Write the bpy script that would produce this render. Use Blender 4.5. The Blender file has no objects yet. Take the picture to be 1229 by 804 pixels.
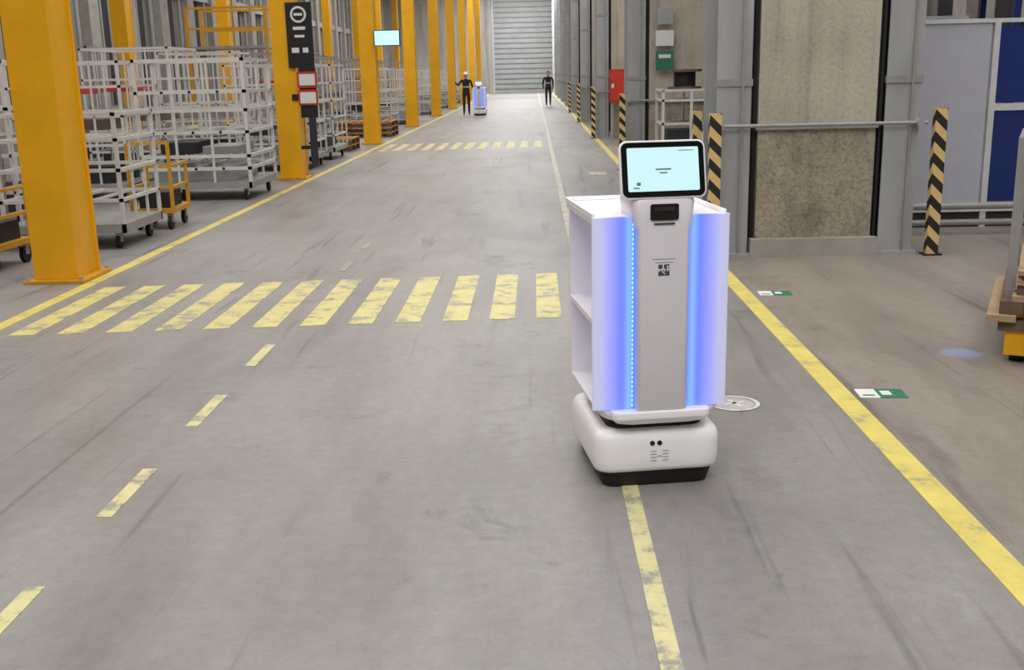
import bpy, math, random
from mathutils import Matrix, Vector, Euler
random.seed(7)
scn = bpy.context.scene
try:
    scn.view_settings.view_transform = 'Standard'
    scn.view_settings.look = 'None'
except Exception: pass

# ------------------------------------------------------------ materials
def lin(c):
    out=[]
    for v in c:
        v/=255.0
        out.append(v/12.92 if v<=0.04045 else ((v+0.055)/1.055)**2.4)
    return (*out,1.0)
MC={}
def mat(name,col,rough=0.5,metal=0.0,emit=0.0,ecol=None,var=0.12,scale=6.0,bump=0.0,stretch=(1,1,1)):
    if name in MC: return MC[name]
    m=bpy.data.materials.new(name); m.use_nodes=True
    nt=m.node_tree; b=nt.nodes['Principled BSDF']
    b.inputs['Roughness'].default_value=rough
    b.inputs['Metallic'].default_value=metal
    tc=nt.nodes.new('ShaderNodeTexCoord'); mp=nt.nodes.new('ShaderNodeMapping')
    mp.inputs['Scale'].default_value=stretch
    nt.links.new(tc.outputs['Object'],mp.inputs['Vector'])
    nz=nt.nodes.new('ShaderNodeTexNoise'); nz.inputs['Scale'].default_value=scale
    nz.inputs['Detail'].default_value=6; nz.inputs['Roughness'].default_value=.62
    nt.links.new(mp.outputs[0],nz.inputs['Vector'])
    rp=nt.nodes.new('ShaderNodeValToRGB')
    c=lin(col)
    rp.color_ramp.elements[0].position=0.3; rp.color_ramp.elements[1].position=0.7
    rp.color_ramp.elements[0].color=(c[0]*(1-var),c[1]*(1-var),c[2]*(1-var),1)
    rp.color_ramp.elements[1].color=(min(1,c[0]*(1+var)),min(1,c[1]*(1+var)),min(1,c[2]*(1+var)),1)
    nt.links.new(nz.outputs['Fac'],rp.inputs['Fac'])
    nt.links.new(rp.outputs['Color'],b.inputs['Base Color'])
    if emit>0:
        b.inputs['Emission Color'].default_value=lin(ecol or col)
        b.inputs['Emission Strength'].default_value=emit
    if bump>0:
        bp=nt.nodes.new('ShaderNodeBump'); bp.inputs['Strength'].default_value=bump
        bp.inputs['Distance'].default_value=0.02
        nt.links.new(nz.outputs['Fac'],bp.inputs['Height']); nt.links.new(bp.outputs[0],b.inputs['Normal'])
    MC[name]=m; return m

def layered(name,base0,base1,layers,rough=.85,bump=0,warm=None,rr=None):
    m=bpy.data.materials.new(name); m.use_nodes=True
    nt=m.node_tree; N=nt.nodes; L=nt.links; b=N['Principled BSDF']
    tc=N.new('ShaderNodeTexCoord')
    def noise(scale,detail=6,rough=0.6,stretch=(1,1,1),rot=0,dist=0):
        mp=N.new('ShaderNodeMapping'); mp.inputs['Scale'].default_value=stretch; mp.inputs['Rotation'].default_value=(0,0,rot)
        L.new(tc.outputs['Object'],mp.inputs['Vector'])
        n=N.new('ShaderNodeTexNoise'); n.inputs['Scale'].default_value=scale
        n.inputs['Detail'].default_value=detail; n.inputs['Roughness'].default_value=rough
        n.inputs['Distortion'].default_value=dist
        L.new(mp.outputs[0],n.inputs['Vector']); return n
    def ramp(n,p0,c0,p1,c1):
        r=N.new('ShaderNodeValToRGB'); e=r.color_ramp.elements
        e[0].position=p0; e[0].color=c0; e[1].position=p1; e[1].color=c1
        L.new(n.outputs['Fac'],r.inputs['Fac']); return r
    n1=noise(*base0[2]); r1=ramp(n1,.3,lin(base0[0]),.72,lin(base0[1]))
    c=r1.outputs['Color']
    def mul(a,bb,fac=None):
        x=N.new('ShaderNodeMix'); x.data_type='RGBA'; x.blend_type='MULTIPLY'; x.inputs['Factor'].default_value=1
        L.new(a,x.inputs[6])
        if isinstance(bb,tuple): x.inputs[7].default_value=bb
        else: L.new(bb,x.inputs[7])
        if fac is not None: L.new(fac,x.inputs['Factor'])
        return x.outputs[2]
    if warm:
        sx=N.new('ShaderNodeSeparateXYZ'); L.new(tc.outputs['Object'],sx.inputs[0])
        mr=N.new('ShaderNodeMapRange'); mr.inputs['From Min'].default_value=1.5; mr.inputs['From Max'].default_value=1.75
        L.new(sx.outputs['X'],mr.inputs['Value']); c=mul(c,warm,mr.outputs[0])
    last=None
    for (args,p0,k,p1) in layers:
        n=noise(*args); r=ramp(n,p0,(k,k*.99,k*.99,1),p1,(1,1,1,1)); c=mul(c,r.outputs['Color']); last=n
    L.new(c,b.inputs['Base Color']); b.inputs['Roughness'].default_value=rough
    if rr:
        q=N.new('ShaderNodeMapRange'); q.inputs['To Min'].default_value=rr[0]; q.inputs['To Max'].default_value=rr[1]
        L.new(n1.outputs['Fac'],q.inputs['Value']); L.new(q.outputs[0],b.inputs['Roughness'])
    if bump:
        bp=N.new('ShaderNodeBump'); bp.inputs['Strength'].default_value=bump; bp.inputs['Distance'].default_value=.02
        L.new(last.outputs['Fac'],bp.inputs['Height']); L.new(bp.outputs[0],b.inputs['Normal'])
    return m
M_floor=layered('polished_concrete',((143,139,135),(164,160,156),(0.35,8,0.62)),None,[
    ((14,6),.3,.86,.7),
    ((1.1,7,0.6,(1.6,0.35,1)),.28,.74,.58),
    ((.9,9,.72),.27,.50,.41),
    ((2.6,8,.75,(1,1,1),.3,.8),.30,.72,.40),
    ((1.3,5,.5,(5,.25,1),.5,.6),.29,.66,.38),
    ((1.6,5,.5,(6,.22,1),-.35,.5),.27,.64,.35),
    ((.5,6,.6,(1,.5,1),0,1.2),.33,.82,.5),
    ((60,4),.3,.90,.6)],warm=(1.06,.99,.90,1),rr=(.36,.56))
M_floor.node_tree.nodes['Principled BSDF'].inputs['Specular IOR Level'].default_value=.38
M_conc=layered('rough_concrete',((160,149,132),(196,185,166),(1.6,7,.65)),None,[
    ((5,8,.7,(1,1,.6)),.3,.66,.5),((2.2,6,.6,(2,2,.3)),.3,.74,.5),((30,6,.7),.32,.60,.55)],rough=.92,bump=1.0)
M_concu=layered('plastered_concrete',((180,171,157),(204,195,180),(1.2,7,.6)),None,[
    ((2.0,6,.6,(3,3,.2)),.3,.76,.5),((26,6,.7),.3,.74,.5)],rough=.9,bump=.5)

def paint_mat(name,col,wear=.42,scale=5,under=(150,146,134)):
    m=bpy.data.materials.new(name); m.use_nodes=True
    nt=m.node_tree; N=nt.nodes; L=nt.links; b=N['Principled BSDF']
    tc=N.new('ShaderNodeTexCoord'); n=N.new('ShaderNodeTexNoise'); n.inputs['Scale'].default_value=scale
    n.inputs['Detail'].default_value=9; n.inputs['Roughness'].default_value=.72
    L.new(tc.outputs['Object'],n.inputs['Vector'])
    r=N.new('ShaderNodeValToRGB'); e=r.color_ramp.elements
    e[0].position=wear-.05; e[0].color=lin(under); e[1].position=wear+.04; e[1].color=lin(tuple(int(v*.92) for v in col))
    q=e.new(min(.98,wear+.25)); q.color=lin(col)
    L.new(n.outputs['Fac'],r.inputs['Fac']); L.new(r.outputs['Color'],b.inputs['Base Color'])
    b.inputs['Roughness'].default_value=.5
    return m

def hazard_mat():
    m=bpy.data.materials.new('hazard_stripes'); m.use_nodes=True
    nt=m.node_tree; N=nt.nodes; L=nt.links; b=N['Principled BSDF']
    tc=N.new('ShaderNodeTexCoord'); s=N.new('ShaderNodeSeparateXYZ'); L.new(tc.outputs['Object'],s.inputs[0])
    a=N.new('ShaderNodeMath'); a.operation='ADD'; L.new(s.outputs['X'],a.inputs[0]); L.new(s.outputs['Z'],a.inputs[1])
    a2=N.new('ShaderNodeMath'); a2.operation='ADD'; L.new(a.outputs[0],a2.inputs[0]); L.new(s.outputs['Y'],a2.inputs[1])
    k=N.new('ShaderNodeMath'); k.operation='MULTIPLY'; k.inputs[1].default_value=5.5; L.new(a2.outputs[0],k.inputs[0])
    f=N.new('ShaderNodeMath'); f.operation='FRACT'; L.new(k.outputs[0],f.inputs[0])
    g=N.new('ShaderNodeMath'); g.operation='GREATER_THAN'; g.inputs[1].default_value=.5; L.new(f.outputs[0],g.inputs[0])
    x=N.new('ShaderNodeMix'); x.data_type='RGBA'; L.new(g.outputs[0],x.inputs['Factor'])
    x.inputs[6].default_value=lin((34,30,28)); x.inputs[7].default_value=lin((222,192,130))
    L.new(x.outputs[2],b.inputs['Base Color']); b.inputs['Roughness'].default_value=.6
    return m

def glow_mat():
    # back-lit diffuser: LED strip along the inner edge, fading outward with |x|
    m=bpy.data.materials.new('backlit_diffuser'); m.use_nodes=True
    nt=m.node_tree; N=nt.nodes; L=nt.links; b=N['Principled BSDF']
    tc=N.new('ShaderNodeTexCoord'); s=N.new('ShaderNodeSeparateXYZ'); L.new(tc.outputs['Object'],s.inputs[0])
    a=N.new('ShaderNodeMath'); a.operation='ABSOLUTE'; L.new(s.outputs['X'],a.inputs[0])
    mr=N.new('ShaderNodeMapRange'); mr.inputs['From Min'].default_value=.10; mr.inputs['From Max'].default_value=.27
    L.new(a.outputs[0],mr.inputs['Value'])
    r=N.new('ShaderNodeValToRGB'); r.color_ramp.interpolation='EASE'
    e=r.color_ramp.elements
    e[0].position=0; e[0].color=(.08,.15,.95,1)
    e[1].position=1; e[1].color=(.20,.21,.32,1)
    q=e.new(.16); q.color=(.20,.40,1.2,1)
    q=e.new(.34); q.color=(.08,.13,.95,1)
    q=e.new(.58); q.color=(.12,.15,.70,1)
    q=e.new(.80); q.color=(.18,.20,.44,1)
    L.new(mr.outputs[0],r.inputs['Fac'])
    L.new(r.outputs['Color'],b.inputs['Emission Color']); b.inputs['Emission Strength'].default_value=1.0
    r2=N.new('ShaderNodeValToRGB'); e=r2.color_ramp.elements
    e[0].position=.25; e[0].color=lin((95,110,205)); e[1].position=.8; e[1].color=lin((200,200,222))  # blue of the glow is also painted into the base colour
    L.new(mr.outputs[0],r2.inputs['Fac']); L.new(r2.outputs['Color'],b.inputs['Base Color'])
    b.inputs['Roughness'].default_value=.3
    return m

M_line=paint_mat('worn_yellow_paint',(230,211,112),.40,4)
M_zeb=paint_mat('worn_crossing_paint',(224,213,136),.45,5)
M_line2=paint_mat('worn_pale_yellow_paint',(224,216,158),.45,6)
M_line3=paint_mat('worn_offwhite_paint',(204,201,180),.46,6)
M_white_paint=paint_mat('worn_white_paint',(225,223,218),.40,9)
M_haz=hazard_mat(); M_glow=glow_mat()
M_shut=mat('shutter_steel',(146,150,150),.5,var=.14,scale=.8)
M_slat=mat('shutter_slat_joint',(118,121,122),.5)
M_yel=mat('yellow_steel',(236,172,10),.4,var=.10,scale=2)
M_yel_d=mat('yellow_steel_dull',(205,150,30),.5)
M_gst=mat('grey_painted_steel',(164,166,168),.45,var=.16,scale=3,stretch=(1,1,.3))
M_conc2=mat('smooth_concrete',(168,163,156),.85,var=.15,scale=3)
M_wall=mat('streaked_wall',(158,155,148),.85,var=.35,scale=1.2,stretch=(1.5,1.5,.15))
M_dark=mat('dark_recess',(44,44,48),.7)
M_gap=mat('painted_gap_shade',(66,66,70),.7)  # dark filler strips; shade of the open gaps is put into the colour
M_black=mat('black_rubber',(18,18,20),.6)
M_cage=mat('pale_galvanised_tube',(214,212,208),.4,.1,var=.08)
M_cage2=mat('grey_galvanised_tube',(158,156,154),.45,.2)
M_wood=mat('raw_pallet_wood',(168,142,112),.8,var=.3,scale=6,stretch=(1,8,8))
M_woodd=mat('dark_pallet_wood',(104,84,70),.8,var=.3)
M_white=mat('white_plastic',(250,248,250),.28,var=.02)
M_inner=mat('white_tray_plastic',(248,244,248),.4,var=.02)
M_silver=mat('silver_plastic',(228,224,232),.3,.05,var=.03)
M_screenb=mat('black_glass',(14,16,20),.12,var=.02)
M_scr=mat('lit_display',(180,210,215),.3,emit=.66,ecol=(180,222,228),var=.04)
M_txt=mat('display_text',(90,120,130),.5,emit=.15)
M_led=mat('cyan_led',(130,200,255),.3,emit=1.3,ecol=(130,205,255))
M_red=mat('red_paint',(190,45,35),.5)
M_green=mat('green_vinyl',(40,120,85),.5)
M_wht=mat('white_sheet',(225,225,222),.6,var=.03)
M_navy=mat('navy_panel',(26,46,114),.4,var=.08)
M_panel=mat('grey_partition',(186,187,198),.5,var=.04)
M_frame=mat('pale_frame',(210,212,215),.45)
M_lamp=mat('lamp_diffuser',(255,255,250),.4,emit=4,ecol=(255,252,245))
M_tv=mat('blue_white_display',(190,225,245),.3,emit=.9,ecol=(170,215,245))

# ------------------------------------------------------------ builder
class B:
    def __init__(s): s.v=[]; s.f=[]; s.m=[]; s.sm=[]; s.mats=[]; s.T=Matrix()
    def mi(s,m):
        if m not in s.mats: s.mats.append(m)
        return s.mats.index(m)
    def add(s,vs,fs,m,smooth=False,T=None):
        o=len(s.v); T=(s.T @ T) if T is not None else s.T
        s.v+= [tuple(T@Vector(p)) for p in vs]
        k=s.mi(m)
        for f in fs:
            s.f.append([i+o for i in f]); s.m.append(k); s.sm.append(smooth)
    def box(s,x0,x1,y0,y1,z0,z1,m,T=None):
        vs=[(x0,y0,z0),(x1,y0,z0),(x1,y1,z0),(x0,y1,z0),(x0,y0,z1),(x1,y0,z1),(x1,y1,z1),(x0,y1,z1)]
        s.add(vs,[(0,3,2,1),(4,5,6,7),(0,1,5,4),(1,2,6,5),(2,3,7,6),(3,0,4,7)],m,False,T)
    def cyl(s,p,q,r,m,n=12,r2=None,smooth=True):
        p=Vector(p);q=Vector(q);d=(q-p).normalized(); r2=r if r2 is None else r2
        a=d.orthogonal().normalized(); b=d.cross(a)
        vs=[];
        for (c,rr) in ((p,r),(q,r2)):
            for i in range(n):
                t=2*math.pi*i/n; vs.append(tuple(c+a*math.cos(t)*rr+b*math.sin(t)*rr))
        s.add(vs,[(i,(i+1)%n,n+(i+1)%n,n+i) for i in range(n)],m,smooth)
        s.add(vs[:n],[tuple(range(n))[::-1]],m); s.add(vs[n:],[tuple(range(n))],m)
    def tube(s,p,q,w,m):
        p=Vector(p);q=Vector(q);d=(q-p).normalized()
        up=Vector((0,0,1)) if abs(d.z)<.9 else Vector((0,1,0))
        a=d.cross(up).normalized()*w/2; b=d.cross(a).normalized()*w/2
        vs=[tuple(c+x) for c in (p,q) for x in (a+b,a-b,-a-b,-a+b)]
        s.add(vs,[(3,2,1,0),(4,5,6,7),(0,1,5,4),(1,2,6,5),(2,3,7,6),(3,0,4,7)],m)
    def loft(s,prof,m,n=6,T=None,smooth=True):
        vs=[];K=4*(n+1)
        for (z,w,d,r,cx,cy) in prof:
            for ci,(sx,sy) in enumerate(((1,1),(-1,1),(-1,-1),(1,-1))):
                for i in range(n+1):
                    t=math.pi/2*(ci+i/n)
                    vs.append((cx+sx*(w/2-r)+r*math.cos(t),cy+sy*(d/2-r)+r*math.sin(t),z))
        fs=[]
        for j in range(len(prof)-1):
            for i in range(K):
                fs.append((j*K+i,j*K+(i+1)%K,(j+1)*K+(i+1)%K,(j+1)*K+i))
        s.add(vs,fs,m,smooth,T)
        s.add(vs[:K],[tuple(range(K))[::-1]],m,False,T); s.add(vs[-K:],[tuple(range(K))],m,False,T)
    def sphere(s,c,rx,ry,rz,m,u=16,v=10,z0=-1.0):
        vs=[];fs=[]
        t0=math.asin(max(-1,z0))
        for j in range(v+1):
            t=t0+(math.pi/2-t0)*j/v
            for i in range(u):
                a=2*math.pi*i/u
                vs.append((c[0]+rx*math.cos(t)*math.cos(a),c[1]+ry*math.cos(t)*math.sin(a),c[2]+rz*math.sin(t)))
        for j in range(v):
            for i in range(u):
                fs.append((j*u+i,j*u+(i+1)%u,(j+1)*u+(i+1)%u,(j+1)*u+i))
        s.add(vs,fs,m,True)
    def done(s,name,loc=(0,0,0),rz=0,parent=None,bevel=0):
        me=bpy.data.meshes.new(name); me.from_pydata(s.v,[],s.f)
        for m in s.mats: me.materials.append(m)
        me.polygons.foreach_set('material_index',s.m); me.polygons.foreach_set('use_smooth',s.sm)
        me.update()
        o=bpy.data.objects.new(name,me); scn.collection.objects.link(o)
        o.location=loc; o.rotation_euler=(0,0,rz)
        if parent: o.parent=parent
        if bevel:
            bv=o.modifiers.new('bevel','BEVEL'); bv.width=bevel; bv.segments=2; bv.limit_method='ANGLE'
        return o
def empty(name,loc,rz=0):
    e=bpy.data.objects.new(name,None); scn.collection.objects.link(e)
    e.location=loc; e.rotation_euler=(0,0,rz); e.empty_display_size=.2; return e

# ------------------------------------------------------------ hall shell
XL,XR,Y0,Y1,ZC=-13.0,9.0,-10.0,96.0,10.0
b=B(); b.box(XL,XR,Y0,Y1,-.2,0,M_floor); b.done('floor')
b=B(); b.box(XL,XR,Y0,Y1,ZC,ZC+.2,M_conc2)
b.done('ceiling')
b=B()
b.box(XL-.3,XL,Y0,Y1,0,ZC,M_wall)
y=Y0+2
while y<Y1-1:
    b.box(XL,XL+.35,y,y+.7,0,ZC,M_conc2)
    b.box(XL,XL+.04,y+.9,y+2.2,.8,7.5,M_dark)
    b.box(XL+.04,XL+.08,y+1.5,y+1.6,.8,7.5,M_gst)
    b.cyl((XL+.15,y+2.6,0),(XL+.15,y+2.6,9.5),.07,M_gst,8)
    y+=3.03
b.box(XL,XL+.25,Y0,Y1,4.6,4.9,M_gst)
b.done('wall_left')
b=B(); b.box(XR,XR+.3,Y0,Y1,0,ZC,M_wall)
y=Y0+2
while y<Y1-1:
    b.box(XR-.35,XR,y,y+.7,0,ZC,M_conc2); b.box(XR-.04,XR,y+1,y+2.4,.5,7,M_dark); y+=3.03
b.done('wall_right')
DX=-.4
b=B(); b.box(XL-.3,DX-3.25,Y1,Y1+.3,0,ZC,M_wall); b.done('wall_back')
b=B(); b.box(DX+3.25,XR+.3,Y1,Y1+.3,0,ZC,M_wall); b.done('wall_back')
b=B(); b.box(DX-3.25,DX+3.25,Y1,Y1+.3,8.62,ZC,M_wall); b.done('wall_back')
b=B(); b.box(XL-.3,XR+.3,Y0-.3,Y0,0,ZC,M_wall); b.done('wall_front')
b=B()
z=0
while z<8.55:
    b.box(-3.15,3.15,.08,.16,z,z+.34,M_shut); b.box(-3.15,3.15,.03,.10,z+.34,z+.43,M_slat); z+=.43
b.box(-3.22,-3.0,.02,.2,0,8.6,M_gst); b.box(3.0,3.22,.02,.2,0,8.6,M_gst)
b.done('door_1',(DX,Y1,0))

# ------------------------------------------------------------ floor markings
b=B(); b.box(-.06,.06,Y0+.2,94,0,.003,M_line); b.done('floor_line_yellow',(1.56,0,0))
b=B(); b.box(-.055,.055,Y0+.2,94,0,.003,M_line); b.done('floor_line_yellow',(-3.78,0,0))
b=B(); b.box(-.033,.033,Y0+.2,4.6,0,.003,M_line2); b.box(-.04,.04,4.6,94,0,.003,M_line3); b.done('lane_line',(.365,0,0))
b=B()
yy=2.99-1.1*8
while yy<6.5:
    b.box(-.032,.032,yy-.26,yy+.26,0,.003,M_line2); yy+=1.1
MF=paint_mat('faded_paint',(178,171,140),.5,6)
for yy in (9.4,10.6): b.box(-.03,.03,yy-.24,yy+.24,0,.003,MF)
b.done('dashed_lane_line',(-1.71,0,0))
def zebra(yc0,yc1,sk):
    b=B()
    for i in range(12):
        x1=.167-.326*(11-i); x0=x1-.175
        vs=[]
        for z in (0,.003):
            for (x,y) in ((x0,yc0),(x1,yc0),(x1,yc1),(x0,yc1)):
                vs.append((x,y+sk*(x+3.5),z))
        b.add(vs,[(0,3,2,1),(4,5,6,7),(0,1,5,4),(1,2,6,5),(2,3,7,6),(3,0,4,7)],M_zeb)
    b.done('pedestrian_crossing')
zebra(6.92,8.60,.075)
zebra(24.4,26.8,.075)
def sticker(x,y,rz):
    b=B(); b.box(-.12,-.02,-.075,.075,0,.003,M_wht); b.box(-.02,.12,-.075,.075,0,.0035,M_green)
    b.box(-.0,.05,-.03,.04,.0035,.0045,M_wht); b.box(-.10,-.04,-.045,-.025,.003,.004,M_green)
    b.done('floor_sticker',(x,y,0),rz)
sticker(1.77,5.3,-.05); sticker(1.79,7.88,-.05)
b=B(); b.box(-.14,.14,-.3,.3,0,.003,M_line3); b.done('floor_sticker',(1.05,17.9,0))
b=B()
n=40
vs=[];fs=[]
for i in range(n):
    a=2*math.pi*i/n
    for r,zz in ((.105,.003),(.128,.003)): vs.append((r*math.cos(a),r*math.sin(a),zz))
for i in range(n):
    j=(i+1)%n; fs.append((2*i,2*i+1,2*j+1,2*j))
b.add(vs,fs,M_white_paint)
b.cyl((0,0,0),(0,0,.002),.1,mat('faded_floor_disc',(185,179,175),.5),32,smooth=False)
b.box(-.06,.06,-.012,.012,.002,.004,M_white_paint); b.box(-.012,.012,-.06,.06,.002,.004,M_white_paint)
b.done('round_floor_decal',(.99,5.17,0),.4)

# ------------------------------------------------------------ yellow columns (left)
def ycol(x,y,h=ZC,name='yellow_steel_column'):
    b=B(); w,d=.19,.24
    b.box(-w-.07,w+.07,-d-.07,d+.07,0,.03,M_yel_d)
    b.box(-w,w,-d,-d+.03,.03,h,M_yel); b.box(-w,w,d-.03,d,.03,h,M_yel)
    b.box(-w+.03,w-.02,-d+.03,d-.03,.03,h,M_yel)
    for sx in (-1,1):
        for sy in (-1,1):
            b.cyl((sx*(w+.04),sy*(d+.04),.03),(sx*(w+.04),sy*(d+.04),.06),.018,M_gst,6)
    return b.done(name,(x,y,0),bevel=.004)
for k in range(0,9): ycol(-4.10,9.08+9.1*k)
ycol(-4.10,-.02)
for k in range(0,10): ycol(-10.2,9.08+9.1*k)
b=B()
for px in (0,2.2):
    for py in (0,1.4): b.tube((px,py,0),(px,py,3.6),.09,M_yel_d)
b.box(-.05,2.25,-.05,1.45,2.5,2.58,M_cage2)
for z in (3.05,3.6):
    for py in (0,1.4): b.tube((0,py,z),(2.2,py,z),.06,M_yel_d)
for i in range(6): b.tube((-.6+.12*i,0.7,.1+.4*i),(-.6+.12*i,1.2,.1+.4*i),.06,M_yel_d)
b.tube((-.65,.7,0),(0,.7,2.5),.05,M_yel_d); b.tube((-.65,1.2,0),(0,1.2,2.5),.05,M_yel_d)
b.done('yellow_work_platform',(-9.6,30.5,0))

# ------------------------------------------------------------ pillars (right)
def pillar(y,i):
    b=B()
    x0,x1=1.95,3.0; D=.95
    h=ZC
    b.box(x0-.03,x1+.05,-.02,D,0,.16,M_conc2)
    b.box(x0+.02,x1,.06,D,.16,1.13,M_conc); b.box(x0+.02,x1,.075,D,1.13,h,M_concu)
    b.box(x0+.0,x1+.02,.045,D,1.12,1.145,M_gst)
    for (a,c) in ((1.60,1.90),(3.07,3.37)):
        b.box(a-.03,c+.03,.0,D-.1,0,.03,M_gst)
        b.box(a,c,.05,.07,.03,h,M_gst); b.box(a,c,D-.2,D-.18,.03,h,M_gst)
        b.box((a+c)/2-.02,(a+c)/2+.02,.07,D-.2,.03,h,M_gst)
        b.box(a+.03,c-.03,.075,.11,.03,h,M_gst)
        b.box(c-.09,c-.07,.02,.05,.03,h,M_cage2)
        for z in (1.5,3.0,4.5,6): b.box(a-.01,c+.01,.035,.075,z,z+.06,M_cage2)
    b.box(1.90,1.97,.12,D-.1,.03,h,M_gap); b.box(3.0,3.07,.12,D-.1,.03,h,M_gap)
    b.cyl((1.935,.09,.03),(1.935,.09,h),.014,M_black,8); b.cyl((3.04,.09,.03),(3.04,.09,h),.02,M_black,8)
    b.cyl((1.55,-.02,1.16),(3.42,-.02,1.16),.017,M_cage2,8)
    for x in (1.62,3.35): b.cyl((x,-.06,1.16),(x,.06,1.16),.035,M_gst,8)
    return b.done('concrete_pillar_with_steel_columns',(0,y,0))
for k in range(0,10): pillar(9.5+9.1*k,k)
def post(x,y,h=1.28,w=.1,rz=0.0):
    b=B(); b.box(-w/2,w/2,-.04,.04,.012,h,M_haz); b.box(-w/2-.03,w/2+.03,-.07,.07,0,.012,M_black)
    b.done('hazard_striped_post',(x,y,0),rz)
post(1.56,9.36); post(3.52,9.46)
post(1.50,10.0,w=.08)
for k in range(1,5): post(1.50,9.4+9.1*k)

# ------------------------------------------------------------ partition + navy door (right)
b=B()
Yp=11.1
b.box(3.55,4.58,0,.05,.22,2.04,M_panel)
for x in (3.5,): b.box(x,x+.05,-.02,.07,0,2.04,M_frame)
b.box(3.5,8.9,-.02,.07,2.04,2.08,M_frame)
b.box(3.5,8.9,-.03,.07,.16,.24,M_frame)
for i in range(4):
    x=4.66+i*1.05
    b.box(x,x+.95,.0,.05,.26,1.18,M_navy); b.box(x,x+.95,.0,.05,1.26,2.0,M_navy)
    b.box(x+.95,x+1.0,-.02,.07,0,2.04,M_frame); b.box(x-.05,x+1.0,-.015,.06,1.18,1.25,M_frame)
b.box(4.6,4.66,-.02,.07,0,2.04,M_frame)
b.box(3.5,8.9,.0,.05,0,.16,M_dark)
b.done('navy_panel_partition',(0,Yp,0))
b=B()
b.cyl((3.6,0,.28),(8.5,0,.28),.035,M_cage2,10); b.cyl((3.6,.0,.12),(8.5,0,.12),.03,M_cage2,10)
for x in (3.65,5.2,6.8,8.4): b.cyl((x,0,0),(x,0,.31),.03,M_cage2,8)
b.done('low_guard_rail',(0,10.6,0))
def rack(x,y,w,d,h):
    b=B()
    for px in (0,w/2,w):
        for py in (0,d): b.tube((px,py,0),(px,py,h),.08,M_navy)
    random.seed(int(x*7+y))
    for z in (.15,1.5,2.9,4.2):
        for py in (0,d): b.tube((0,py,z),(w,py,z),.09,M_yel_d)
        b.box(0,w,0,d,z+.05,z+.08,M_cage2)
        px=.15
        while px<w-.9:
            ww=random.uniform(.5,.85); hh=random.uniform(.4,1.0)
            b.box(px,px+ww,.1,d-.1,z+.08,z+.08+hh,random.choice([M_wood,M_dark,M_gst,M_cage2,M_woodd])); px+=ww+.1
    b.done('pallet_storage_rack',(x,y,0))
rack(4.0,14.2,4.3,1.1,5); rack(4.0,24,4.3,1.1,5); 

# ------------------------------------------------------------ trolleys / cages
def wheels(b,w,d,r=.07,m=M_black,ins=.12):
    for x in (ins,w-ins):
        for y in (ins,d-ins):
            b.cyl((x-.02,y,r),(x+.02,y,r),r,m,12); b.box(x-.03,x+.03,y-.03,y+.03,r,2*r+.03,M_cage2)
def cage(name,x,y,w,d,h,m,levels,nx=4,ny=3,t=.035,base=M_cage2,mid=True,load=None):
    b=B(); zb=.17
    wheels(b,w,d)
    b.box(0,w,0,d,zb,zb+.09,base); 
    for i in range(nx+1):
        px=t/2+(w-t)*i/nx
        for py in (t/2,d-t/2):
            b.tube((px,py,zb),(px,py,h),t if i in (0,nx) else t*.7,m)
    for i in range(1,ny):
        py=t/2+(d-t)*i/ny
        for px in (t/2,w-t/2): b.tube((px,py,zb),(px,py,h),t*.7,m)
    for z in list(levels)+[h]:
        for py in (t/2,d-t/2): b.tube((0,py,z),(w,py,z),t,m)
        for px in (t/2,w-t/2): b.tube((px,0,z),(px,d,z),t,m)
    if mid:
        for z in levels[::2]:
            for i in range(1,4): b.tube((w*i/4,0,z),(w*i/4,d,z),t*.8,m)
    if load:
        for (x0,x1,y0,y1,z0,z1,mm) in load: b.box(x0,x1,y0,y1,z0,z1,mm)
    return b.done(name,(x,y,0))
ldA=[(.15,1.3,.2,1.3,.26,.42,M_gst),(.2,.7,.3,1.2,.64,.8,M_dark),(.8,1.3,.3,1.2,.64,.74,M_cage2)]
ldB=[(.15,1.3,.2,1.3,.26,.5,M_dark),(.2,1.2,.3,1.2,.9,1.1,M_cage2)]
ldC=[(.2,.8,.3,1.2,1.5,1.62,M_red),(.15,1.3,.2,1.3,.26,.5,M_dark),(.5,1.2,.3,1.2,1.0,1.15,M_woodd)]
cage('tube_frame_trolley',-5.52,14.9,1.55,1.5,1.93,M_cage,(.45,.62,.95,1.25,1.5),3,2,t=.045,load=ldA)
cage('tube_frame_trolley',-7.3,14.9,1.6,1.5,1.93,M_cage,(.45,.8,1.2,1.6),4,3,load=ldC)
cage('tube_frame_trolley',-5.4,10.6,1.25,1.1,1.35,M_cage,(.5,.8,1.1),3,3)
cage('tube_frame_trolley',-7.2,11.6,1.5,1.3,1.9,M_cage,(.5,.9,1.4),4,3,load=ldB)
cage('tube_frame_trolley',-7.1,8.2,1.5,1.3,1.6,M_cage2,(.5,.9,1.3),4,3)
cage('tube_frame_trolley',-5.6,19.6,1.5,1.6,1.9,M_cage,(.5,.85,1.2,1.55),4,3,load=ldA)
cage('tube_frame_trolley',-5.6,22.0,1.5,1.6,1.9,M_cage,(.5,.85,1.2,1.55),4,3,load=ldC)
cage('tube_frame_trolley',-7.6,18.2,1.5,1.6,2.2,M_cage,(.5,.85,1.2,1.7),4,3,load=ldC)
cage('tube_frame_trolley',-7.6,22.0,1.5,1.6,2.2,M_cage,(.5,.85,1.2,1.7),4,3,load=ldB)
cage('tube_frame_trolley',-9.7,20.0,1.5,1.6,2.3,M_cage2,(.5,.85,1.2,1.7),4,3,load=ldB)
for yy in (33.5,38.0,40.2,47,49.5,56,58.5,65,68):
    cage('tube_frame_trolley',-5.9,yy,1.5,1.7,1.9,M_cage,(.5,.85,1.2,1.55),4,3,load=ldA)
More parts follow.
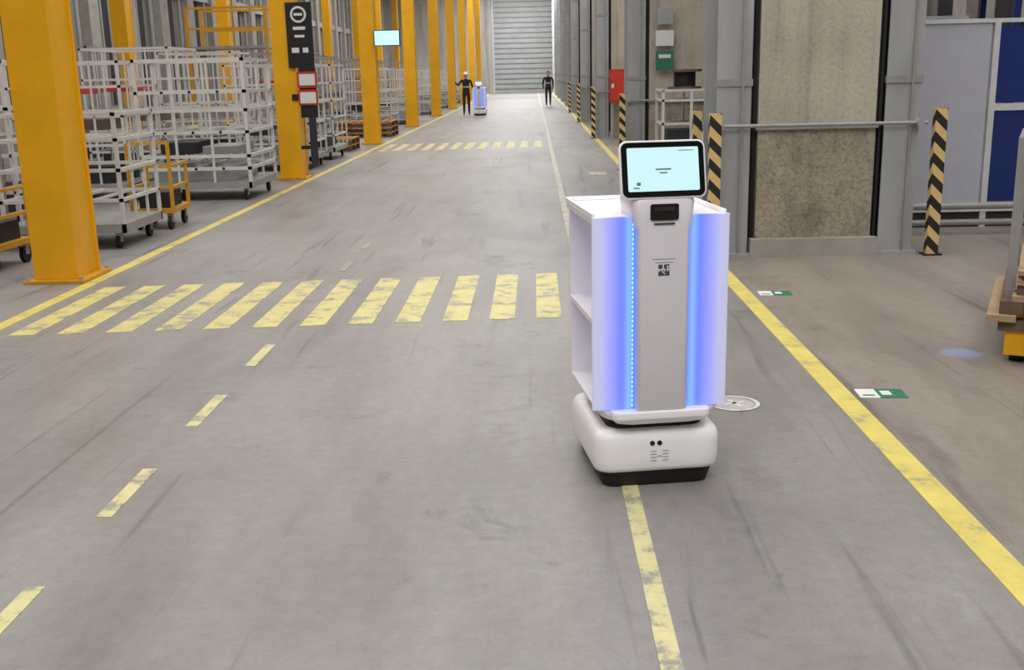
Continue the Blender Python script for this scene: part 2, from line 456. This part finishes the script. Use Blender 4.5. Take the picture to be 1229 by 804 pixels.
for yy in (28,33,38,44,52):
    cage('tube_frame_trolley',-7.4 if yy<30 else -7.9,yy,1.6,1.7,2.3,M_cage2,(.5,.85,1.2,1.7),4,3,load=ldC)

def pallets(name,x,y,w,d,n,m1=M_wood,m2=M_woodd):
    b=B()
    for k in range(n):
        z=k*.145
        for i in range(3):
            yb=.0+i*(d-.1)/2; b.box(0,w,yb,yb+.1,z,z+.022,m2)
            for j in range(3):
                xb=j*(w-.14)/2; b.box(xb,xb+.14,yb,yb+.1,z+.022,z+.10,m2)
            b.box(0,w,yb,yb+.1,z+.10,z+.12,m1)
        for i in range(7):
            xb=i*(w-.11)/6; b.box(xb,xb+.11,0,d,z+.12,z+.142,m1)
    b.done(name,(x,y,0))
M_wo=mat('orange_pallet_wood',(190,130,60),.8,var=.3,scale=6)
pallets('wooden_pallet_stack',-5.5,30.2,1.5,1.5,3,M_wo,M_woodd)
pallets('wooden_pallet_stack',-5.3,24.6,1.1,1.2,2,M_wo,M_woodd)

def yellow_cart(x,y,rz):
    b=B(); w,d=.5,.7
    wheels(b,w,d,.08,M_black,.07)
    b.box(0,w,0,d,.19,.24,M_yel_d)
    for px in (.02,w-.02):
        b.tube((px,.02,.2),(px,.02,.98),.035,M_yel_d); b.tube((px,d-.02,.2),(px,d-.02,.75),.035,M_yel_d)
        b.tube((px,.02,.72),(px,d-.02,.72),.03,M_yel_d); b.tube((px,.02,.48),(px,d-.02,.48),.03,M_yel_d)
    for z in (.48,.72,.98): b.tube((.02,.02,z),(w-.02,.02,z),.03,M_yel_d)
    b.box(.08,w-.08,.1,d-.1,.24,.42,M_dark)
    b.done('yellow_hand_trolley',(x,y,0),rz)
yellow_cart(-4.62,12.0,0.05)
yellow_cart(-5.35,9.35,-.05)
b=B(); wheels(b,1.0,.9,.09); b.box(0,1,0,.9,.2,.26,M_woodd); b.box(.05,.95,.05,.85,.26,.42,M_wood)
for px in (.03,.97): b.tube((px,.03,.2),(px,.03,1.0),.035,M_cage2); b.tube((px,.87,.2),(px,.87,1.0),.035,M_cage2)
b.tube((.03,.03,1.0),(.97,.03,1.0),.035,M_cage2); b.tube((.03,.87,1),(.97,.87,1),.035,M_cage2)
b.done('wooden_parts_dolly',(-6.5,10.1,0))

# sign board fixed to the second column
b=B()
b.box(-.21,.21,0,.03,1.82,2.85,M_black)
b.cyl((0,-.012,2.66),(0,0,2.66),.13,M_wht,24); b.cyl((0,-.016,2.66),(0,-.012,2.66),.095,M_black,24)
b.box(-.07,.07,-.022,-.016,2.64,2.68,M_wht); b.box(-.1,.1,-.01,0,2.42,2.47,M_wht); b.box(-.08,.08,-.01,0,2.30,2.34,M_wht)
b.box(-.14,-.02,-.01,0,2.06,2.14,M_wht); b.box(.04,.13,-.01,0,2.06,2.14,M_wht)
b.box(-.06,.22,-.0,.03,1.02,1.82,M_black)
b.box(-.08,.24,-.02,0,1.50,1.76,M_red); b.box(-.05,.21,-.03,-.02,1.54,1.72,M_wht)
b.box(-.08,.24,-.02,0,1.22,1.47,M_red); b.box(-.05,.21,-.03,-.02,1.25,1.43,M_wht)
b.box(.06,.18,.0,.03,.25,1.02,M_dark)  # dark strip painted in for the shading on the column's side
b.box(-.2,.1,.03,.055,2.4,2.5,M_black); b.box(-.2,.1,.03,.055,1.3,1.4,M_black); b.box(-.1,.1,.03,.055,.5,.56,M_black)
b.done('no_smoking_sign_board',(-3.80,17.88,0))
b=B(); b.box(-.32,.32,0,.05,-.19,.19,M_black); b.box(-.30,.30,-.006,0,-.17,.17,M_tv); b.tube((-.3,.03,0),(-.31,.09,0),.05,M_gst)
b.done('wall_display',(-3.58,26.93,2.57))

# ---------- wood pallets trolley at the right edge
b=B()
for x in (.12,1.0):
    for y in (.12,1.0):
        b.box(x-.08,x+.08,y-.1,y+.1,.05,.19,M_yel); b.cyl((x-.05,y,.06),(x+.05,y,.06),.06,M_black,12)
b.box(0,1.2,.0,.1,.19,.25,M_woodd);b.box(0,1.2,1.02,1.12,.19,.25,M_woodd)
for i in range(6): b.box(-.06+i*.21,.09+i*.21,-.04,1.16,.25,.285,M_wood)
for x in (.0,.5,1.05): b.box(x,x+.12,.0,1.1,.285,.36,M_woodd)
for i in range(6): b.box(.06+i*.19,.20+i*.19,.0,1.12,.36,.39,M_wood)
for x in (.08,.55,1.0): b.box(x,x+.1,.04,1.06,.39,.45,M_woodd)
for i in range(5): b.box(.08+i*.2,.24+i*.2,.02,1.1,.45,.475,M_wood)
for x in (.1,.55,1.0): b.box(x,x+.1,.04,1.06,.475,.505,M_woodd)
for i in range(5): b.box(.08+i*.2,.24+i*.2,.02,1.1,.505,.53,M_wood)
for (x,y) in ((.045,.16),(.045,1.05),(1.15,.16),(1.15,1.05)): b.tube((x,y,.2),(x,y,1.25),.05,M_cage2)
b.tube((.045,.16,1.22),(.045,1.05,1.22),.05,M_cage2); b.tube((1.15,.16,1.22),(1.15,1.05,1.22),.05,M_cage2); b.tube((.045,1.05,1.22),(1.15,1.05,1.22),.05,M_cage2)
b.done('wooden_pallet_dolly',(2.58,5.85,0),math.radians(-25))

# ---------- cart with cable spool at right, in front of second pillar
b=B(); wheels(b,1.3,.9,.08)
b.box(0,1.3,0,.9,.2,.26,M_cage2)
for px in (.02,.45,.87,1.28):
    for py in (.02,.88): b.tube((px,py,.2),(px,py,1.35),.04,M_cage)
for z in (.5,.85,1.2,1.35):
    for py in (.02,.88): b.tube((0,py,z),(1.3,py,z),.035,M_cage)
    for px in (.02,1.28): b.tube((px,0,z),(px,.9,z),.035,M_cage)
b.box(.05,1.25,.05,.85,.5,.53,M_cage2); b.box(.05,1.25,.05,.85,1.18,1.2,M_cage2)
b.box(.1,.5,.1,.7,.53,.75,M_dark); b.box(.6,1.1,.1,.7,.53,.7,M_wht)
b.cyl((.40,.45,1.36),(.40,.45,1.40),.26,M_woodd,24); b.cyl((.40,.45,1.62),(.40,.45,1.66),.26,M_woodd,24); b.cyl((.40,.45,1.40),(.40,.45,1.62),.17,M_black,16)
b.done('cable_spool_cart',(1.95,16.6,0))
b=B(); b.box(0,.3,0,.02,0,.25,M_wht); b.box(0,.3,-.005,0,-.4,-.08,M_green); b.box(.05,.25,-.01,-.005,-.2,-.14,M_wht); b.box(0.02,.28,0,.02,.35,.6,M_gst)
b.done('pillar_notices',(2.06,18.52,2.05))
b=B(); b.box(-.2,.2,-.25,0,.9,1.7,M_red); b.box(-.16,.16,-.262,-.25,.95,1.64,mat('red_door',(205,60,45),.4)); b.box(-.16,-.1,-.27,-.26,1.25,1.35,M_wht); b.box(-.17,-.12,-.2,-.05,0,.9,M_gst); b.box(.12,.17,-.2,-.05,0,.9,M_gst)
b.done('fire_hose_cabinet',(2.1,27.5,0))
for (x,y) in ((2.4,36.2),(2.4,45.3)):
    b=B(); b.box(-.4,.4,-.45,0,.1,1.9,M_gst); b.box(-.37,-.01,-.465,-.45,.15,1.85,M_cage2); b.box(.01,.37,-.465,-.45,.15,1.85,M_cage2); b.box(-.4,.4,-.4,-.05,0,.1,M_black)
    b.done('electrical_cabinet',(x,y,0))

# ------------------------------------------------------------ robot
def robot(loc,rz):
    R=empty('autonomous_delivery_robot',loc,rz)
    b=B()
    b.loft([(.0,.44,.54,.05,0,0),(.05,.47,.57,.06,0,0),(.085,.48,.58,.06,0,0)],M_black); 
    b.done('undercarriage',parent=R)
    b=B()
    P=[(.066,.487,.575,.065),(.069,.503,.592,.068),(.076,.512,.606,.07),(.09,.517,.614,.072),(.12,.52,.618,.073),(.18,.52,.618,.073),(.205,.517,.614,.072),(.222,.507,.604,.07),(.233,.49,.588,.068),(.240,.467,.565,.065),(.243,.44,.53,.06)]
    b.loft([p+(0,0) for p in P],M_white,n=8)
    b.done('drive_base',parent=R)
    b=B(); b.loft([(.238,.40,.50,.07,0,-.01),(.30,.40,.50,.07,0,-.01)],M_black); b.done('neck_gap',parent=R)
    b=B()
    b.cyl((-.03,-.312,.19),(-.03,-.306,.19),.010,M_black,12); b.cyl((.0,-.312,.19),(.0,-.306,.19),.010,M_black,12)
    gl=mat('engraved_grey',(178,176,184),.5)
    for sx in (-.037,.012):
        for zz in (.115,.128,.141,.154): b.box(sx,sx+.025,-.3105,-.308,zz,zz+.004,gl)
    b.box(-.01,.01,-.3105,-.308,.132,.137,gl)
    b.done('base_sensors',parent=R)
    b=B()
    b.loft([(.285,.42,.54,.06,0,-.015),(.30,.46,.60,.06,0,0),(.325,.50,.64,.05,0,.02),(.332,.50,.64,.05,0,.02)],M_inner)
    b.loft([(.272,.26,.08,.02,0,-.265),(.285,.36,.11,.03,0,-.275),(.305,.40,.13,.03,0,-.28),(.332,.40,.13,.03,0,-.28),(.336,.39,.12,.03,0,-.28)],M_white)
    b.loft([(.665,.505,.61,.03,0,.03),(.687,.505,.61,.03,0,.03)],M_inner)
    b.loft([(1.075,.53,.63,.04,0,.025),(1.10,.535,.635,.04,0,.025)],M_inner)
    b.box(-.25,.25,.315,.34,.33,1.08,M_inner)
    b.box(-.267,-.255,-.27,.335,1.10,1.118,M_white); b.box(.255,.267,-.27,.335,1.10,1.118,M_white); b.box(-.26,.26,.328,.34,1.10,1.118,M_white)
    b.done('shelf_body',parent=R,bevel=.003)
    b=B()
    for s in (-1,1):
        xs=sorted((s*.100,s*.272))
        b.loft([(.338,xs[1]-xs[0],.022,.010,(xs[0]+xs[1])/2,-.29),(1.105,xs[1]-xs[0],.022,.010,(xs[0]+xs[1])/2,-.29)],M_glow)
    b.done('light_panels',parent=R)
    b=B()
    z=.35
    while z<1.08:
        b.box(-.1155,-.1105,-.305,-.301,z,z+.010,M_led)
        z+=.019
    b.done('led_strip',parent=R)
    b=B()
    b.loft([(.315,.17,.22,.03,0,-.22),(.345,.205,.245,.02,0,-.22),(1.06,.205,.245,.02,0,-.22),(1.085,.235,.25,.03,0,-.215),(1.165,.25,.25,.04,0,-.215),(1.185,.23,.22,.04,0,-.215)],M_silver)
    b.box(-.04,.04,-.25,-.21,1.17,1.27,M_silver)
    b.done('centre_column',parent=R)
    b=B()
    b.loft([(0,.11,.062,.008,0,0),(.006,.11,.062,.008,0,0)],M_screenb,T=Matrix.Translation((0,-.339,1.125))@Matrix.Rotation(math.pi/2,4,'X'))
    b.box(-.04,.04,-.3475,-.344,1.13,1.145,mat('sensor_glass',(50,40,45),.1))
    b.box(-.04,.04,-.3455,-.34,1.078,1.083,M_black)
    b.done('depth_sensor',parent=R)
    b=B()
    random.seed(3)
    c=.0055; M_lab=mat('label_grey',(120,118,125),.5); M_qr=mat('qr_ink',(72,70,78),.5)
    for i in range(8):
        for j in range(8):
            if random.random()<.6 or (i<3 and j<3) or (i>4 and j<3) or (i<3 and j>4):
                b.box(-.022+i*c,-.022+i*c+c*.95,-.3435,-.342,.880+j*c,.880+j*c+c*.95,M_qr)
    b.box(-.035,.035,-.3432,-.342,.930,.9325,M_lab)
    b.box(-.045,.045,-.3432,-.342,.943,.9455,M_lab)
    b.done('qr_label',parent=R)
    T=Matrix.Translation((.0,-.30,1.28))@Matrix.Rotation(math.radians(90-14),4,'X')
    b=B(); b.T=T
    b.loft([(-.03,.28,.18,.03,0,0),(-.012,.330,.218,.03,0,0),(.008,.334,.222,.03,0,0),(.012,.328,.216,.03,0,0)],M_white)
    b.loft([(.010,.320,.208,.024,0,0),(.0155,.318,.206,.024,0,0)],M_screenb)
    b.loft([(.0155,.276,.165,.006,0,0),(.0165,.276,.165,.006,0,0)],M_scr)
    b.box(-.03,.03,-.003,.003,.0165,.0172,M_txt); b.box(-.015,.015,-.016,-.011,.0165,.0172,M_txt)
    b.box(.06,.12,.068,.071,.0165,.0172,M_txt); b.box(-.118,-.095,-.072,-.067,.0165,.0172,M_txt); b.box(-.105,-.09,-.06,-.048,.0165,.0172,M_txt)
    b.done('touchscreen_tablet',parent=R)
    return R
robot((.440,4.365,.004),math.radians(8))
robot((-2.25,45.2,.004),math.radians(-4))

# ------------------------------------------------------------ workers
M_skin=mat('skin',(205,160,135),.5,var=.05); M_hat=mat('white_helmet',(235,235,235),.3,var=.02)
M_jk=mat('dark_workwear',(32,33,40),.8); M_tr=mat('dark_trousers',(30,30,36),.8); M_vis=mat('reflective_band',(205,200,190),.4); M_hair=mat('dark_hair',(30,24,20),.7)
def worker(loc,rz,J,helmet,turn=0.0):
    E=empty('factory_worker',loc,rz)
    names=list(J.keys())
    edges=[('pelvis','spine'),('spine','chest'),('chest','neck'),('neck','skull')]
    for s in 'LR':
        edges+=[('chest','sh'+s),('sh'+s,'el'+s),('el'+s,'wr'+s),('wr'+s,'ha'+s),('pelvis','hip'+s),('hip'+s,'kn'+s),('kn'+s,'an'+s),('an'+s,'toe'+s)]
    me=bpy.data.meshes.new('body'); me.from_pydata([J[n][0] for n in names],[(names.index(a),names.index(c)) for a,c in edges],[])
    o=bpy.data.objects.new('body',me); scn.collection.objects.link(o)
    o.modifiers.new('skin','SKIN'); 
    sk=me.skin_vertices[0].data
    for i,n in enumerate(names): sk[i].radius=J[n][1]; sk[i].use_root=(n=='pelvis')
    ss=o.modifiers.new('sub','SUBSURF'); ss.levels=2; ss.render_levels=2
    dg=bpy.context.evaluated_depsgraph_get()
    nm=bpy.data.meshes.new_from_object(o.evaluated_get(dg))
    o.modifiers.clear(); o.data=nm
    nm.materials.clear()
    for m in (M_jk,M_tr,M_skin,M_black,M_vis): nm.materials.append(m)
    wl=[Vector(J['wrL'][0]),Vector(J['wrR'][0])]; hl=[Vector(J['haL'][0]),Vector(J['haR'][0])]
    for p in nm.polygons:
        c=p.center; k=0
        p.use_smooth=True
        if c.z<.12: k=3
        elif c.z<.94 and abs(c.x)<.24: k=1
        if c.z>1.49 and abs(c.x)<.12: k=2
        if 1.12<c.z<1.18 and abs(c.x)<.2: k=4
        for w,h in zip(wl,hl):
            if (c-h).length<(c-w).length: 
                if (c-h).length<.12: k=2
        p.material_index=k
    o.parent=E
    sx,sy,sz=J['skull'][0]
    b=B(); z=sz+.06
    b.sphere((sx,sy,z),.078,.095,.115,M_skin)
    b.cyl((sx,sy-.085,z-.005),(sx,sy-.118,z-.02),.012,M_skin,8,.016)
    for e in (-1,1):
        b.sphere((sx+e*.03,sy-.085,z+.012),.012,.01,.009,M_wht,8,6); b.sphere((sx+e*.03,sy-.094,z+.012),.006,.004,.006,M_black,8,6)
        b.sphere((sx+e*.08,sy+.01,z),.012,.022,.032,M_skin,8,6)
    b.sphere((sx,sy-.086,z-.055),.024,.008,.007,M_red,10,6)
    b.sphere((sx,sy+.012,z+.022),.084,.098,.108,M_hair,16,8,z0=.05)
    b.sphere((sx,sy+.03,z+.0),.08,.083,.11,M_hair,16,8)
    if helmet:
        b.sphere((sx,sy+.005,z+.045),.105,.125,.105,M_hat,20,8,z0=0.0)
        b.cyl((sx,sy-.01,z+.04),(sx,sy-.01,z+.052),.125,M_hat,24)
    b.done('head',parent=E)
    b=B()
    for s in 'LR':
        w=Vector(J['wr'+s][0]); h=Vector(J['ha'+s][0]); d=(h-w).normalized(); sd=d.cross(Vector((1,0,0)) if abs(d.x)<.8 else Vector((0,0,1))).normalized(); fw=d.cross(sd)
        for i,L in enumerate((.070,.078,.074,.058)):
            p0=h+sd*(-.03+.02*i); p1=p0+d*L*.55+fw*.006; p2=p1+d*L*.45+fw*.022
            b.cyl(p0,p1,.0095,M_skin,8,.0085); b.cyl(p1,p2,.0085,M_skin,8,.006)
        p0=w+d*.03-sd*.03; p1=p0+d*.035-sd*.028; b.cyl(p0,p1,.011,M_skin,8,.009); b.cyl(p1,p1+d*.03+fw*.01,.009,M_skin,8,.006)
    b.done('fingers',parent=E)
def pose(kind):
    J={'pelvis':((0,0,.95),(.15,.11)),'spine':((0,.01,1.14),(.135,.10)),'chest':((0,0,1.34),(.165,.115)),'neck':((0,0,1.48),(.055,.055)),'skull':((0,-.01,1.56),(.06,.065))}
    for s,e in (('L',-1),('R',1)):
        J['sh'+s]=((e*.20,0,1.41),(.06,.06)); J['hip'+s]=((e*.095,0,.88),(.09,.09))
        J['el'+s]=((e*.26,.03,1.12),(.047,.047)); J['wr'+s]=((e*.25,-.06,.88),(.032,.03)); J['ha'+s]=((e*.245,-.09,.80),(.04,.02))
        J['kn'+s]=((e*.10,-.02,.49),(.062,.065)); J['an'+s]=((e*.11,.02,.09),(.042,.045)); J['toe'+s]=((e*.12,-.15,.04),(.045,.035))
    if kind=='reach':
        J['elL']=((-.34,-.08,1.22),(.047,.047)); J['wrL']=((-.46,-.22,1.34),(.032,.03)); J['haL']=((-.50,-.28,1.38),(.035,.022))
        J['elR']=((.27,.0,1.14),(.047,.047)); J['wrR']=((.25,-.18,1.0),(.032,.03)); J['haR']=((.24,-.26,1.0),(.035,.022))
    else:
        J['knL']=((-.10,-.14,.50),(.062,.065)); J['anL']=((-.10,-.12,.10),(.042,.045)); J['toeL']=((-.105,-.28,.05),(.045,.035))
        J['knR']=((.10,.06,.49),(.062,.065)); J['anR']=((.10,.24,.13),(.042,.045)); J['toeR']=((.11,.12,.04),(.045,.035))
        J['elL']=((-.27,.10,1.14),(.047,.047)); J['wrL']=((-.25,.12,.90),(.032,.03)); J['haL']=((-.245,.10,.82),(.04,.02))
    return J
worker((-2.86,46.0,0),math.radians(6),pose('reach'),True)
worker((.74,56,0),math.radians(0),pose('walk'),False)

# ------------------------------------------------------------ lights
def area(x,y,z,sx,sy,p,col=(.99,.99,.985)):
    l=bpy.data.lights.new('highbay_and_fill_light','AREA'); l.shape='RECTANGLE'; l.size=sx; l.size_y=sy; l.energy=p; l.color=col
    o=bpy.data.objects.new('highbay_and_fill_light',l); scn.collection.objects.link(o); o.location=(x,y,z); return o
for y,p in ((-3,950),(9,560),(21,520),(33,540),(45,580),(57,640),(69,700)):
    area(-1.6,y,9.2,8,6,p)
area(0,86,9.2,8,12,3700,(1,1,1))  # added light that brightens the far end, not a high-bay lamp
for y in (12,30,48,66): area(-9,y,9.2,3,10,400)
for y in (1,8,24,42): area(6,y,9.2,3,7,270)  # light nearest the camera is an added fill for the pillar faces
for x in (-8,-2.2,.5,6):
    b=B()
    for y in range(-6,94,6):
        b.box(-.12,.12,y-1,y+1,9.3,9.4,M_gst); b.box(-.1,.1,y-.95,y+.95,9.28,9.3,M_lamp)
        b.cyl((0,y-.8,9.4),(0,y-.8,ZC-.005),.01,M_gst,6); b.cyl((0,y+.8,9.4),(0,y+.8,ZC-.005),.01,M_gst,6)
    b.done('highbay_lamps',(x,0,0))
l=bpy.data.lights.new('blue_marker_light','SPOT'); l.energy=14; l.color=(.08,.3,1); l.spot_size=math.radians(34); l.spot_blend=1; l.shadow_soft_size=.02
o=bpy.data.objects.new('blue_marker_light',l); scn.collection.objects.link(o); o.location=(2.48,6.08,.5)

# ------------------------------------------------------------ world + camera
w=bpy.data.worlds.new('World'); scn.world=w; w.use_nodes=True
w.node_tree.nodes['Background'].inputs[0].default_value=(.5,.55,.6,1); w.node_tree.nodes['Background'].inputs[1].default_value=.3
yaw,pit,rol=math.radians(1.44),math.radians(13.82),math.radians(1.3)
fw=Vector((-math.sin(yaw)*math.cos(pit),math.cos(yaw)*math.cos(pit),-math.sin(pit)))
r0=Vector((math.cos(yaw),math.sin(yaw),0)); u0=r0.cross(fw)
r=r0*math.cos(rol)-u0*math.sin(rol); u=u0*math.cos(rol)+r0*math.sin(rol)
cd=bpy.data.cameras.new('camera'); cam=bpy.data.objects.new('camera',cd); scn.collection.objects.link(cam)
M=Matrix((( r.x,u.x,-fw.x,0),(r.y,u.y,-fw.y,0),(r.z,u.z,-fw.z,1.65),(0,0,0,1)))
cam.matrix_world=M
cd.sensor_width=36; cd.lens=1274/1229*36; cd.clip_end=300
scn.camera=cam
